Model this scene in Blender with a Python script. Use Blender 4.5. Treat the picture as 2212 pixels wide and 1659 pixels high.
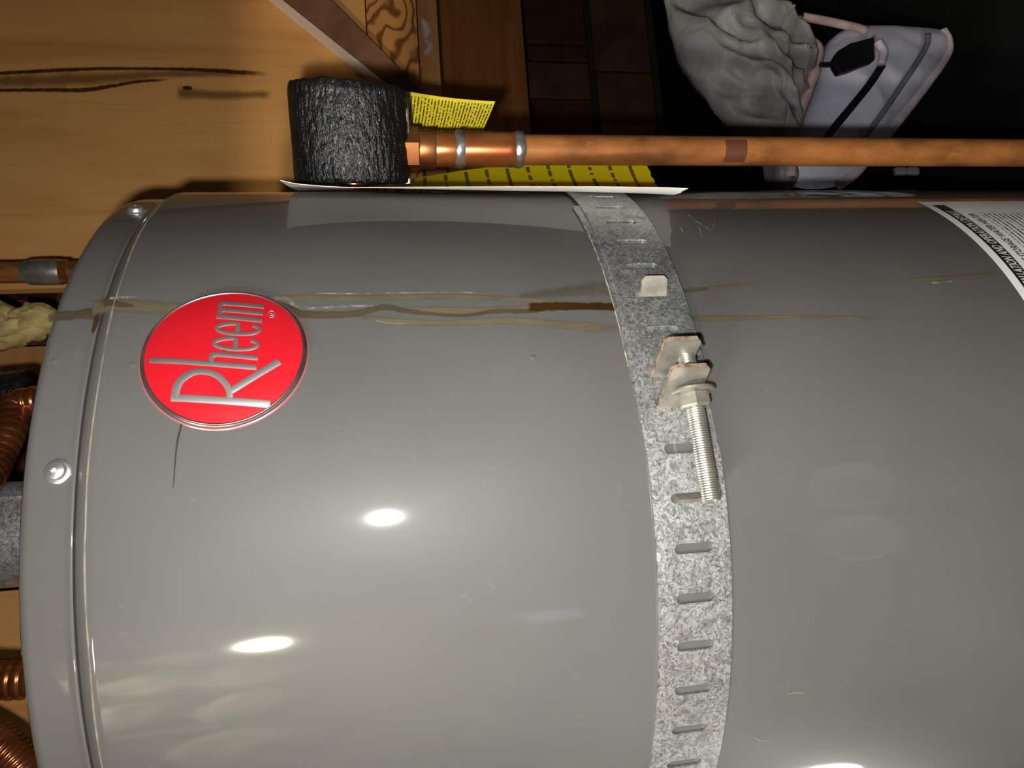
import bpy, bmesh, math, random
from mathutils import Vector, Matrix, noise
random.seed(7)
for o in list(bpy.data.objects): bpy.data.objects.remove(o, do_unlink=True)
SC = bpy.context.scene
COL = SC.collection
# ------------------------------------------------------------------ camera (photographed with the phone on its side)
ZC = 1.30                       # height of the lens above the floor
R = 0.254                       # jacket radius of the heater, axis at x = y = 0
CF, CYAW, CPITCH, CROLL, CD = 1533.0, 0.1630, -0.1565, 0.0457, 0.6073
CAM = Vector((0.0, -CD, ZC))
def ray(px, py):
    xu, yu = 829.5 - py, px - 1106.0
    c, s = math.cos(CROLL), math.sin(CROLL)
    x, y = c*xu - s*yu, s*xu + c*yu
    d = Vector((x, CF, -y))
    c, s = math.cos(CPITCH), math.sin(CPITCH)
    d = Vector((d.x, c*d.y - s*d.z, s*d.y + c*d.z))
    c, s = math.cos(CYAW), math.sin(CYAW)
    return Vector((c*d.x + s*d.y, -s*d.x + c*d.y, d.z)).normalized()
AX = ray(1106, 829.5)
def axes():
    ex = (ray(1107, 829.5)/ray(1107, 829.5).dot(AX) - AX).normalized()
    return ex, AX.cross(ex)*1.0
ex, _ = axes()
ey = -(AX.cross(ex)) if (ray(1106, 830.5)/ray(1106, 830.5).dot(AX) - AX).dot(AX.cross(ex)) < 0 else AX.cross(ex)
cd = bpy.data.cameras.new('camera'); cam = bpy.data.objects.new('camera', cd); COL.objects.link(cam)
cd.sensor_width = 36.0; cd.lens = CF/2212.0*36.0; cd.clip_start = 0.01; cd.clip_end = 50
up = -ey
m = Matrix(((ex.x, up.x, -AX.x), (ex.y, up.y, -AX.y), (ex.z, up.z, -AX.z)))
cam.matrix_world = Matrix.Translation(CAM) @ m.to_4x4()
SC.camera = cam
# ------------------------------------------------------------------ light: the phone's flash, dim room light, exposure
W = bpy.data.worlds.new('world'); SC.world = W; W.use_nodes = True
W.node_tree.nodes['Background'].inputs[0].default_value = (0.9, 0.95, 1.0, 1)
W.node_tree.nodes['Background'].inputs[1].default_value = 0.0
fl = bpy.data.lights.new('phone_flash', 'SPOT'); fl.shadow_soft_size = 0.006; fl.spot_size = math.radians(150); fl.spot_blend = .35; fl.energy = 12.0
fl.color = (1.0, 0.985, 0.96)
flo = bpy.data.objects.new('phone_flash', fl); COL.objects.link(flo)
flo.matrix_world = Matrix.Translation(CAM + Vector((-0.020, 0.004, 0.020))) @ m.to_4x4()
vs = SC.view_settings; vs.view_transform = 'Standard'; vs.look = 'None'; vs.gamma = 1.0; vs.use_curve_mapping = False
vs.exposure = 0.0
SC.cycles.max_bounces = 6; SC.cycles.diffuse_bounces = 3; SC.cycles.glossy_bounces = 3; SC.cycles.transparent_max_bounces = 8
# ------------------------------------------------------------------ pixel / surface helpers (all return world points)
def cp(phi, r, z):              # point on a circle round the heater axis; phi in degrees from the front, z relative to the lens
    a = math.radians(phi); return Vector((r*math.sin(a), -r*math.cos(a), ZC + z))
def on_cyl(px, py, r=R):
    d = ray(px, py); a = d.x*d.x + d.y*d.y; b = -2*CD*d.y; c = CD*CD - r*r
    t = (-b - math.sqrt(max(b*b - 4*a*c, 0)))/(2*a); h = CAM + d*t
    return math.degrees(math.atan2(h.x, -h.y)), h.z - ZC
def at_y(px, py, Y):
    d = ray(px, py); return CAM + d*((Y + CD)/d.y)
def at_t(px, py, t): return CAM + ray(px, py)*t
def at_depth(px, py, dep):
    d = ray(px, py); return CAM + d*(dep/d.dot(AX))
def project(P):
    v = P - CAM; k = CF/v.dot(AX); return 1106 + v.dot(ex)*k, 829.5 + v.dot(ey)*k
def z_on_line(x, y, px):        # height at which the vertical line through (x, y) shows at image column px
    lo, hi = -0.9, 0.9
    for _ in range(50):
        mid = (lo + hi)/2
        if project(Vector((x, y, ZC + mid)))[0] > px: lo = mid
        else: hi = mid
    return (lo + hi)/2
# ------------------------------------------------------------------ mesh helpers
def mesh_obj(name, verts, faces, mat, parent=None, smooth=False, mats=None, midx=None, uvs=None, sharp=None):
    me = bpy.data.meshes.new(name); me.from_pydata([tuple(v) for v in verts], [], faces)
    for mm in (mats or [mat]): me.materials.append(mm)
    if midx:
        for p, i in zip(me.polygons, midx): p.material_index = i
    if uvs:
        ul = me.uv_layers.new(name='UVMap')
        for l in me.loops: ul.data[l.index].uv = uvs[l.vertex_index]
    me.validate(); me.update()
    if smooth:
        me.polygons.foreach_set('use_smooth', [True]*len(me.polygons))
        if sharp: me.set_sharp_from_angle(angle=math.radians(sharp))
    o = bpy.data.objects.new(name, me); COL.objects.link(o)
    if parent is not None:
        o.parent = parent; o.matrix_parent_inverse = parent.matrix_world.inverted()
    return o
def empty(name, loc, label=None, cat=None, group=None, kind=None):
    o = bpy.data.objects.new(name, None); COL.objects.link(o); o.empty_display_size = 0.02
    o.location = loc; o.matrix_world = Matrix.Translation(Vector(loc))
    return tag(o, label, cat, group, kind)
def tag(o, label=None, cat=None, group=None, kind=None):
    if label: o['label'] = label
    if cat: o['category'] = cat
    if group: o['group'] = group
    if kind: o['kind'] = kind
    return o
def lathe_data(prof, n=64, base=Vector((0, 0, 0)), axis=Vector((0, 0, 1)), closed=False, a0=0.0, a1=360.0, hexa=None):
    axis = axis.normalized(); u = axis.orthogonal().normalized(); v = axis.cross(u)
    full = abs(a1 - a0 - 360) < 1e-6; cols = n if full else n + 1
    V, F = [], []
    for (r, h) in prof:
        for k in range(cols):
            a = math.radians(a0 + (a1 - a0)*k/n)
            V.append(base + axis*h + (u*math.cos(a) + v*math.sin(a))*r)
    for i in range(len(prof) - 1):
        for k in range(n):
            k2 = (k + 1) % cols
            F.append((i*cols + k, i*cols + k2, (i + 1)*cols + k2, (i + 1)*cols + k))
    return V, F
def lathe(name, prof, mat, parent=None, n=64, base=Vector((0, 0, 0)), axis=Vector((0, 0, 1)), sharp=35, caps=False, a0=0.0):
    V, F = lathe_data(prof, n, base, axis, False, a0, a0 + 360.0)
    if caps:
        F.append(tuple(reversed(range(n)))); F.append(tuple(range((len(prof) - 1)*n, len(prof)*n)))
    return mesh_obj(name, V, F, mat, parent, True, sharp=sharp)
def box_data(c, s, rot=None):
    V = []
    for x in (-.5, .5):
        for y in (-.5, .5):
            for z in (-.5, .5):
                p = Vector((x*s[0], y*s[1], z*s[2]))
                V.append(Vector(c) + (rot @ p if rot else p))
    return V, [(0, 1, 3, 2), (4, 6, 7, 5), (0, 4, 5, 1), (2, 3, 7, 6), (0, 2, 6, 4), (1, 5, 7, 3)]
def bevel(o, w, seg=2):
    b = o.modifiers.new('bevel', 'BEVEL'); b.width = w; b.segments = seg; b.limit_method = 'ANGLE'; return o
def box(name, c, s, mat, parent=None, rot=None, bv=0.0):
    V, F = box_data(c, s, rot); o = mesh_obj(name, V, F, mat, parent)
    if bv: bevel(o, bv)
    return o
def tube(name, pts, rads, mat, parent=None, n=20, smooth=True, cap=True, sharp=None):
    pts = [Vector(p) for p in pts]; V, F = [], []
    if not hasattr(rads, '__len__'): rads = [rads]*len(pts)
    t0 = (pts[1] - pts[0]).normalized(); u = t0.orthogonal().normalized()
    for i, p in enumerate(pts):
        t = (pts[min(i + 1, len(pts) - 1)] - pts[max(i - 1, 0)]).normalized()
        u = (u - t*u.dot(t)).normalized(); w = t.cross(u)
        for k in range(n):
            a = 2*math.pi*k/n; V.append(p + (u*math.cos(a) + w*math.sin(a))*rads[i])
    for i in range(len(pts) - 1):
        for k in range(n):
            F.append((i*n + k, i*n + (k + 1) % n, (i + 1)*n + (k + 1) % n, (i + 1)*n + k))
    if cap: F.append(tuple(reversed(range(n)))); F.append(tuple(range((len(pts) - 1)*n, len(pts)*n)))
    return mesh_obj(name, V, F, mat, parent, smooth, sharp=sharp)
def spline(pts, n):             # Catmull-Rom
    P = [Vector(p) for p in pts]; P = [P[0]*2 - P[1]] + P + [P[-1]*2 - P[-2]]; out = []
    for i in range(1, len(P) - 2):
        for k in range(n):
            t = k/n; a, b, c, d = P[i-1], P[i], P[i+1], P[i+2]
            out.append(0.5*((2*b) + (c - a)*t + (2*a - 5*b + 4*c - d)*t*t + (3*b - a - 3*c + d)*t**3))
    out.append(P[-2]); return out
# ------------------------------------------------------------------ materials
def srgb(r, g, b):
    f = lambda c: (c/255/12.92) if c <= 10.3 else ((c/255 + .055)/1.055)**2.4
    return (f(r), f(g), f(b), 1.0)
def dim(c, k): return (c[0]*k, c[1]*k, c[2]*k, 1.0)
class NT:
    def __init__(s, name):
        s.m = bpy.data.materials.new(name); s.m.use_nodes = True; s.t = s.m.node_tree; s.n = s.t.nodes; s.l = s.t.links
        s.b = s.n['Principled BSDF']; s.out = s.n['Material Output']
    def node(s, typ, **kw):
        n = s.n.new(typ)
        for k, v in kw.items():
            if k.startswith('i_'):
                key = k[2:]; n.inputs[int(key) if key.isdigit() else key.replace('_', ' ')].default_value = v
            else: setattr(n, k, v)
        return n
    def link(s, a, b): s.l.new(a, b)
    def coords(s, scale=(1, 1, 1), kind='Object', rot=(0, 0, 0)):
        t = s.node('ShaderNodeTexCoord'); mp = s.node('ShaderNodeMapping'); mp.inputs['Scale'].default_value = scale; mp.inputs['Rotation'].default_value = rot
        s.link(t.outputs[kind], mp.inputs['Vector']); return mp.outputs[0]
    def noise(s, vec, scale, detail=4, rough=.5, dist=0.0):
        n = s.node('ShaderNodeTexNoise'); n.inputs['Scale'].default_value = scale; n.inputs['Detail'].default_value = detail
        n.inputs['Roughness'].default_value = rough; n.inputs['Distortion'].default_value = dist; s.link(vec, n.inputs['Vector']); return n.outputs['Fac']
    def ramp(s, fac, stops):
        r = s.node('ShaderNodeValToRGB'); e = r.color_ramp.elements
        while len(e) < len(stops): e.new(0.5)
        for el, (p, c) in zip(e, stops):
            el.position = p; el.color = c if hasattr(c, '__len__') else (c, c, c, 1)
        s.link(fac, r.inputs[0]); return r.outputs[0]
    def mix(s, fac, a, b, mode='MIX'):
        n = s.node('ShaderNodeMix', data_type='RGBA', blend_type=mode)
        for sock, v in ((n.inputs[0], fac), (n.inputs[6], a), (n.inputs[7], b)):
            if isinstance(v, bpy.types.NodeSocket): s.link(v, sock)
            else: sock.default_value = v
        return n.outputs[2]
    def math(s, op, a, b=0.0, c=None):
        n = s.node('ShaderNodeMath', operation=op)
        for i, v in enumerate((a, b) if c is None else (a, b, c)):
            if isinstance(v, bpy.types.NodeSocket): s.link(v, n.inputs[i])
            else: n.inputs[i].default_value = v
        return n.outputs[0]
    def set(s, **kw):
        for k, v in kw.items():
            sock = s.b.inputs[{'color': 'Base Color', 'rough': 'Roughness', 'metal': 'Metallic', 'coat': 'Coat Weight', 'coat_rough': 'Coat Roughness', 'spec': 'Specular IOR Level', 'emit': 'Emission Color', 'emit_s': 'Emission Strength', 'alpha': 'Alpha', 'sheen': 'Sheen Weight', 'trans': 'Transmission Weight', 'ior': 'IOR'}[k]]
            if isinstance(v, bpy.types.NodeSocket): s.link(v, sock)
            else: sock.default_value = v
        return s
    def bump(s, h, strength=.3, dist=.001):
        n = s.node('ShaderNodeBump'); n.inputs['Strength'].default_value = strength; n.inputs['Distance'].default_value = dist
        s.link(h, n.inputs['Height']); s.link(n.outputs[0], s.b.inputs['Normal']); return s
def simple(name, col, rough=.5, metal=0.0, var=0.12, scale=40, bump=0.0, **kw):
    t = NT(name); v = t.coords(); n = t.noise(v, scale, 4)
    d = tuple(c*(1 - var*2) for c in col[:3]) + (1,); l = tuple(min(c*(1 + var*2), 1) for c in col[:3]) + (1,)
    t.set(color=t.ramp(n, [(.3, d), (.7, l)]), rough=rough, metal=metal, **kw)
    if bump: t.bump(n, bump, .001)
    return t.m
def jacket_mat():
    t = NT('grey_enamel'); v = t.coords(); K = .372
    big = t.noise(v, 9, 3); streak = t.noise(t.coords((30, 30, 1.5)), 3, 3)
    c = t.mix(t.ramp(big, [(.35, 0.0), (.65, 1.0)]), dim(srgb(129, 128, 124), K), dim(srgb(136, 135, 131), K))
    spots = t.ramp(t.noise(v, 190, 2), [(.70, 0.0), (.76, .22)])
    c = t.mix(spots, c, dim(srgb(168, 165, 158), K))
    c = t.mix(t.ramp(streak, [(.62, 0.0), (.8, .18)]), c, dim(srgb(120, 116, 108), K))
    t.set(color=c, rough=.46, spec=.14, coat=1.0, coat_rough=.06); t.b.inputs['Coat IOR'].default_value = 1.38
    h = t.math('ADD', t.math('MULTIPLY', t.noise(t.coords((1, 1, .35)), 14, 2), 1.0), t.math('MULTIPLY', t.noise(v, 300, 2), .012))
    t.bump(h, .35, .004); return t.m
def galv_mat(name='galvanised_steel', bright=1.0, rust=True):
    t = NT(name); v = t.coords(); vo = t.node('ShaderNodeTexVoronoi'); vo.inputs['Scale'].default_value = 760; vo.distance = 'EUCLIDEAN'
    dv = t.node('ShaderNodeVectorMath', operation='ADD'); nn = t.node('ShaderNodeTexNoise'); nn.inputs['Scale'].default_value = 160
    sc = t.node('ShaderNodeVectorMath', operation='SCALE'); sc.inputs['Scale'].default_value = .012
    t.link(v, nn.inputs['Vector']); t.link(nn.outputs['Color'], sc.inputs[0]); t.link(v, dv.inputs[0]); t.link(sc.outputs[0], dv.inputs[1])
    t.link(dv.outputs[0], vo.inputs['Vector'])
    b = lambda x: (x*bright*.68, x*bright*.688, x*bright*.672, 1)
    c = t.ramp(vo.outputs['Color'], [(.0, b(.30)), (.35, b(.50)), (.6, b(.62)), (1.0, b(.74))])
    n = t.noise(v, 110, 5, .7); c = t.mix(t.ramp(n, [(.5, 0.0), (.64, .6)]), c, b(.24))
    c = t.mix(t.ramp(t.noise(v, 620, 3, .6), [(.56, 0.0), (.68, .75)]), c, b(.20))
    if rust: c = t.mix(t.ramp(t.noise(v, 26, 5, .7), [(.60, 0.0), (.78, .55)]), c, srgb(112, 96, 70))
    t.set(color=c, rough=t.ramp(vo.outputs['Color'], [(0, .36), (1, .56)]), metal=.78)
    t.bump(n, .12, .0006); return t.m
def copper_mat(name, base, rough=.42, metal=.35, ox=srgb(92, 48, 20), scale=22):
    t = NT(name); v = t.coords((1, 1, .5)); n = t.noise(v, scale, 5, .6)
    c = t.mix(t.ramp(n, [(.35, 0.0), (.68, 1.0)]), base, ox)
    c = t.mix(t.ramp(t.noise(v, 170, 3), [(.62, 0.0), (.75, .4)]), c, srgb(196, 132, 76))
    t.set(color=c, rough=t.ramp(n, [(.3, rough - .08), (.8, rough + .12)]), metal=metal); t.bump(t.noise(v, 240, 2), .06, .0005); return t.m
def wood_mat(name, a, b, dark, grain=(26, 26, 1.6), rough=.62, ring=True):
    t = NT(name); v = t.coords(grain); n = t.noise(v, 1.0, 6, .6, .6)
    c = t.ramp(n, [(.25, dark), (.45, a), (.62, b), (.8, a)])
    big = t.noise(t.coords((3, 3, 1.6)), 1.6, 3); c = t.mix(t.ramp(big, [(.42, .0), (.7, .3)]), c, dark)
    fine = t.noise(t.coords((grain[0]*9, grain[1]*9, grain[2]*5)), 1.0, 3); c = t.mix(t.ramp(fine, [(.55, 0.0), (.8, .35)]), c, dark)
    t.set(color=c, rough=rough, spec=.3); t.bump(t.math('ADD', n, fine), .15, .0015); return t.m
def ring_wood(name, a, b):      # strong wavy annual rings round a knot
    t = NT(name); w = t.node('ShaderNodeTexWave'); w.wave_type = 'RINGS'; w.inputs['Scale'].default_value = 2.6; w.inputs['Distortion'].default_value = 15
    w.inputs['Detail'].default_value = 3; w.inputs['Detail Scale'].default_value = 1.1; t.link(t.coords((2.2, 2.2, 3.6)), w.inputs['Vector'])
    c = t.ramp(w.outputs['Fac'], [(.0, b), (.10, a), (.85, a), (1.0, b)]); t.set(color=c, rough=.6, spec=.3); return t.m
M = {}
M['jacket'] = jacket_mat()
M['galv'] = galv_mat()
M['flue'] = galv_mat('flue_steel', 1.5, False)
M['zinc'] = simple('zinc_plating', (.46, .445, .39, 1), .33, .85, .1, 90)
M['nut'] = simple('dull_zinc', (.36, .335, .29, 1), .42, .75, .14, 120)
M['steel_edge'] = simple('rusty_cut_edge', srgb(150, 124, 102), .6, .3, .3, 260)
M['chrome'] = simple('bright_screw_steel', (.80, .82, .84, 1), .30, .9, .05, 60)
M['copper'] = copper_mat('tarnished_copper', srgb(176, 112, 60), ox=srgb(112, 68, 34), scale=46)
M['copper_new'] = copper_mat('heated_copper', srgb(214, 140, 82), .26, .75, srgb(150, 66, 34), 40)
M['copper_flex'] = copper_mat('corrugated_copper', srgb(206, 128, 78), .24, .85, srgb(120, 64, 34), 30)
M['bronze'] = copper_mat('cast_bronze', srgb(206, 140, 86), .36, .85, srgb(140, 84, 48), 30)
M['solder'] = simple('tin_solder', (.66, .66, .62, 1), .25, .9, .15, 160, .3)
M['wood'] = wood_mat('panel_wood', srgb(222, 162, 92), srgb(232, 174, 104), srgb(180, 118, 60), (9, 9, 1.0))
M['wood_low'] = wood_mat('board_wood', srgb(176, 122, 70), srgb(190, 136, 82), srgb(124, 78, 40), (1.4, 14, 22))
M['wood_knot'] = ring_wood('knotty_wood', srgb(206, 142, 76), srgb(120, 70, 32))
M['wood_brown'] = wood_mat('brown_batten', srgb(128, 88, 60), srgb(146, 104, 74), srgb(88, 56, 36), (20, 20, 20))
M['wood_dark'] = wood_mat('dark_board', srgb(150, 92, 44), srgb(164, 104, 52), srgb(96, 54, 24), (1.2, 10, 16))
M['pale_edge'] = simple('pale_sawn_edge', srgb(246, 232, 216), .8, 0, .03, 120)
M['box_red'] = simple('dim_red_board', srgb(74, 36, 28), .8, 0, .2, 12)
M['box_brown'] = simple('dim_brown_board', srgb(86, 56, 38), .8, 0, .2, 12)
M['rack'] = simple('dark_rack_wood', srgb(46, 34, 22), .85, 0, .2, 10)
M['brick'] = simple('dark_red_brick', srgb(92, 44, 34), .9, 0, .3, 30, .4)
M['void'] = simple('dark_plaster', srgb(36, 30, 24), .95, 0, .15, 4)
M['floor'] = simple('dark_concrete', srgb(52, 48, 44), .95, 0, .2, 8)
M['room'] = simple('tan_plaster', srgb(98, 90, 76), .9, 0, .1, 6)
M['batt'] = simple('cream_insulation', srgb(150, 142, 116), .95, 0, .12, 25, .5)
M['black_plastic'] = simple('black_plastic', (.006, .006, .007, 1), .4, 0, .2, 50)
M['tote'] = simple('matt_black_tote', (.004, .004, .004, 1), .6, 0, .2, 20)
M['yellow_foam'] = simple('spray_foam', srgb(196, 172, 110), .85, 0, .2, 60, .6)
M['black_foam'] = None
def foam_mat():
    t = NT('black_elastomer_foam'); v = t.coords(); r1 = t.coords((1, 1, 1), 'Object', (0, 0, math.radians(25.5)))
    mp = t.node('ShaderNodeMapping'); mp.inputs['Scale'].default_value = (.32, 1, 1); t.link(r1, mp.inputs['Vector'])
    n = t.noise(mp.outputs[0], 330, 4, .7, .4); n2 = t.noise(mp.outputs[0], 900, 2)
    c = t.ramp(t.noise(v, 30, 3), [(.4, (.004, .004, .0044, 1)), (.66, (.010, .0096, .0096, 1))])
    t.set(color=c, rough=t.ramp(n, [(.3, .17), (.75, .40)]), spec=.40); t.bump(t.math('ADD', n, t.math('MULTIPLY', n2, .35)), 1.0, .0015); return t.m
M['black_foam'] = foam_mat()
def decal(name, col, amount=1.0, scale=(90, 14), hard=.25, rough=.6, k=.40, patchy=0):
    col = dim(col, k)
    t = NT(name); uv = t.node('ShaderNodeUVMap'); sep = t.node('ShaderNodeSeparateXYZ'); t.link(uv.outputs[0], sep.inputs[0])
    n = t.noise(t.coords(), scale[0], 5, .65); av = t.math('ABSOLUTE', sep.outputs[1])
    e = t.math('SUBTRACT', t.math('ADD', 1.0, t.math('MULTIPLY', t.math('SUBTRACT', n, .5), 1.1)), av)
    mask = t.math('MULTIPLY', t.ramp(e, [(.02 + .0, 0.0), (.02 + hard, 1.0)]), amount)
    # fade along u (0..1 at the two ends)
    u = sep.outputs[0]; en = t.math('MULTIPLY', t.ramp(u, [(0.0, 0.0), (.05, 1.0)]), t.ramp(u, [(.9, 1.0), (1.0, 0.0)]))
    mask = t.math('MULTIPLY', mask, en)
    if patchy: mask = t.math('MULTIPLY', mask, t.ramp(t.noise(t.coords(), patchy, 4, .7), [(.46, .08), (.6, 1.0)]))
    c2 = tuple(x*.72 for x in col[:3]) + (1,)
    t.set(color=t.mix(t.ramp(t.noise(t.coords((scale[1], scale[1], scale[1]*.2)), 3, 4), [(.35, 0.0), (.65, 1.0)]), c2, col), rough=rough, spec=.3)
    tr = t.node('ShaderNodeBsdfTransparent'); ms = t.node('ShaderNodeMixShader'); t.link(mask, ms.inputs[0]); t.link(tr.outputs[0], ms.inputs[1]); t.link(t.b.outputs[0], ms.inputs[2]); t.link(ms.outputs[0], t.out.inputs[0])
    return t.m
# ------------------------------------------------------------------ the setting
def slab(name, x0, x1, y0, y1, z0, z1, mat, parent=None, bv=0.0):
    return box(name, ((x0 + x1)/2, (y0 + y1)/2, (z0 + z1)/2), (x1 - x0, y1 - y0, z1 - z0), mat, parent, bv=bv)
floor = tag(slab('floor', -1.5, 2.6, -3.0, 2.6, -.05, 0, M['floor']), 'dark concrete floor of the heater closet', kind='structure')
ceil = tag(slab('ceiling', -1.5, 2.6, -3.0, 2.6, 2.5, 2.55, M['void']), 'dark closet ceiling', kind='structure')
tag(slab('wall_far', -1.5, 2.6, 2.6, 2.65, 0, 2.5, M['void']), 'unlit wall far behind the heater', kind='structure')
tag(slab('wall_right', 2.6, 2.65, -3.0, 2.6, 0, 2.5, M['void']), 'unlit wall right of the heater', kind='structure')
tag(slab('wall_left', -1.55, -1.5, -3.0, 2.6, 0, 2.5, M['room']), 'tan wall left of the heater', kind='structure')
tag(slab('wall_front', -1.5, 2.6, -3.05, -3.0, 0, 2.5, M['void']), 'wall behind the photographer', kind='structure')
tag(slab('header_light_block', -1.5, 2.6, -.40, -.355, ZC + .25, 2.5, M['void']), 'added unseen board above the heater front that blocks the fill light', kind='structure')  # unseen board added to keep the fill light off the timber wall
# timber wall right behind the heater
YW = .32
wb = empty('wall_back', (.8, YW, 2.5), 'timber boarded wall behind the heater', kind='structure')
def zy(px, Y, py=100): return at_y(px, py, Y).z
slab('plywood_sheet', .30, 1.7, YW, YW + .018, zy(792, YW), 2.5, M['wood'], wb)
slab('plank', .30, 1.7, YW + .002, YW + .024, zy(903, YW), zy(792, YW) - .0015, M['wood_knot'], wb)
slab('plank', .30, 1.9, YW + .10, YW + .14, zy(948, YW + .1), zy(880, YW + .1), M['wood_low'], wb)
slab('plank', .20, 2.3, .80, .84, zy(1132, .80), zy(930, .80), M['wood_dark'], wb)
slab('plywood_sheet', -1.5, at_y(30, 1275, YW).x, YW, YW + .018, ZC - .3, 2.5, M['wood'], wb)
slab('stud', at_y(80, 835, .36).x - .012, at_y(80, 748, .36).x, .36, .40, ZC - .3, 2.5, M['wood_low'], wb)
# dark brickwork in the gap between the two sheets
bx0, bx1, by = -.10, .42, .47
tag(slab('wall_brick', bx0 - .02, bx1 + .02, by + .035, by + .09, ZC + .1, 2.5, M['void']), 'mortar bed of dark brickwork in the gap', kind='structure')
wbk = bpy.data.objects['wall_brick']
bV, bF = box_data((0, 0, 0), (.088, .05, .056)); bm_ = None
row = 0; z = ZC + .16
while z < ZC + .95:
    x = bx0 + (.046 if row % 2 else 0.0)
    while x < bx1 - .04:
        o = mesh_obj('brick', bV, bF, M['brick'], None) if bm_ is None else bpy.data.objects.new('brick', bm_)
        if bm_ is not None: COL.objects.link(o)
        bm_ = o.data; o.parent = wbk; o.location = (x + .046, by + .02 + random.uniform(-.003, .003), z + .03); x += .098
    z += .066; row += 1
# diagonal batten nailed to the sheet
def prism(name, quad, depth, mat, mat2, parent=None):   # quad: four points on the near face, extruded to +Y
    V = [Vector(q) for q in quad] + [Vector(q) + Vector((0, depth, 0)) for q in quad]
    F = [(0, 1, 2, 3), (7, 6, 5, 4)] + [(i, i + 4, (i + 1) % 4 + 4, (i + 1) % 4) for i in range(4)]
    return mesh_obj(name, V, F, None, parent, mats=[mat, mat2], midx=[0, 0, 0, 0, 0, 1])
yb = YW - .030
q = [at_y(-92, -565, yb), at_y(129, -595, yb), at_y(930, 215, yb), at_y(878, 215, yb)]
bt = prism('diagonal_batten', q, .0295, M['wood_brown'], M['pale_edge'])
tag(bt, 'brown diagonal wooden batten with a pale sawn edge, nailed across the plywood', 'batten')
# ------------------------------------------------------------------ the water heater
wh = empty('water_heater', (0, 0, 0), 'grey enamelled cylindrical water heater with round red badge', 'water heater')
NJ = 288
jp = [(.20, .0), (.225, .0), (R - .004, .03), (R, .05), (R, .056), (R, ZC - .2), (R, ZC + .1405), (R, ZC + .1425), (R - .0006, ZC + .1448), (R - .0022, ZC + .1478), (R - .0038, ZC + .1496), (R - .0075, ZC + .1500)]
lathe('jacket', jp, M['jacket'], wh, NJ, sharp=50)
LR = R - .0048
lp = [(LR - .008, ZC + .1509), (LR + .0002, ZC + .1508), (LR + .0006, ZC + .1513), (LR + .0004, ZC + .1524), (LR, ZC + .1540), (LR, ZC + .1552), (LR, ZC + .1694), (LR, ZC + .1705), (LR - .0008, ZC + .1732), (LR - .0030, ZC + .1748), (LR - .0055, ZC + .1745), (LR - .0085, ZC + .1705), (.06, ZC + .1700), (.03, ZC + .1700)]
lid = lathe('lid', lp, M['jacket'], wh, NJ, sharp=50)
M['caulk'] = simple('old_caulk', srgb(112, 106, 95), .7, 0, .2, 120)
cpts = [(R - .0002 + .00025*noise.noise((k*.13, 3, 1)), ZC + .1437 + .0006*noise.noise((k*.11, 0, 0))) for k in range(NJ)]
V, F = [], []
for k in range(NJ):
    a = 2*math.pi*k/NJ; r, zc = cpts[k]; w = .0005 + .0003*noise.noise((k*.21, 7, 0))
    for dr, dz in ((-.0006, -w), (.00055, -w*.4), (.0005, w*.5), (-.0006, w)):
        V.append(Vector(((r + dr)*math.sin(a), -(r + dr)*math.cos(a), zc + dz)))
for k in range(NJ):
    k2 = (k + 1) % NJ
    for j in range(3): F.append((k*4 + j, k2*4 + j, k2*4 + j + 1, k*4 + j + 1))
mesh_obj('caulk_bead', V, F, M['caulk'], wh, True)
# lid screws
def screw(phi, z):
    base = cp(phi, LR - .0005, z); ax = Vector((base.x, base.y, 0)).normalized()
    s = lathe('screw', [(.0060, 0), (.0061, .0007), (.0056, .0012), (.0046, .0014), (.0046, .0026), (.0040, .0036), (.0024, .0043), (.0012, .0045), (.0006, .0034), (.00001, .0032)], M['chrome'], lid, 24, base, ax)
for k in range(8): screw(6.4 + 45.3*k, .1590)
for (px, py, rr) in ((287, 787, R), (1152, 772, R), (118, 779, LR)):
    ph, zz = on_cyl(px, py, rr); c_ = cp(ph, rr - .0003, zz); lathe('paint_blister', [(.0022, .0002), (.0014, .0004), (.0007, .0006), (.0001, .00065)], M['jacket'], wh, 20, c_, Vector((c_.x, c_.y, 0)).normalized())
# ribbons laid on the surface (stains, cracks, scratches)
def ribbon(name, pts, mat, parent, r=R + .00025, lift=0.0, plane=None, n=10):
    P = [Vector((x, y, h)) for x, y, h in pts]; P = spline(P, n); V, F, UV = [], [], []; acc = [0.0]
    for i in range(1, len(P)): acc.append(acc[-1] + (P[i] - P[i-1]).length)
    NA = 9
    for i, p in enumerate(P):
        t = (P[min(i + 1, len(P) - 1)] - P[max(i - 1, 0)]); t.z = 0; t.normalize(); nx, ny = -t.y, t.x
        for j in range(NA):
            s = -1 + 2*j/(NA - 1); px, py = p.x + nx*p.z*1.5*s, p.y + ny*p.z*1.5*s
            if plane is not None: q = at_y(px, py, plane)
            else:
                ph, zz = on_cyl(px, py, r); q = cp(ph, r, zz)
            V.append(q); UV.append((acc[i]/acc[-1], s*1.5))
    for i in range(len(P) - 1):
        for j in range(NA - 1): F.append((i*NA + j, i*NA + j + 1, (i + 1)*NA + j + 1, (i + 1)*NA + j))
    return mesh_obj(name, V, F, mat, parent, True, uvs=UV)
D_tan = decal('tan_water_stain', srgb(150, 136, 106), .75, (260, 60), .5, .6, .47)
D_olive = decal('olive_water_stain', srgb(116, 102, 74), .9, (260, 60), .4, .6, .40)
D_brown = decal('brown_rust_run', srgb(88, 58, 22), 1.0, (220, 60), .35, .35)
D_rust = decal('orange_rust', srgb(96, 56, 20), 1.0, (320, 60), .4)
D_white = decal('mineral_crust', srgb(206, 200, 184), .75, (700, 90), .5, .9, .55, 130)
D_dark = decal('dark_crack', srgb(70, 68, 66), .9, (500, 60), .3)
J = wh
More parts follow.
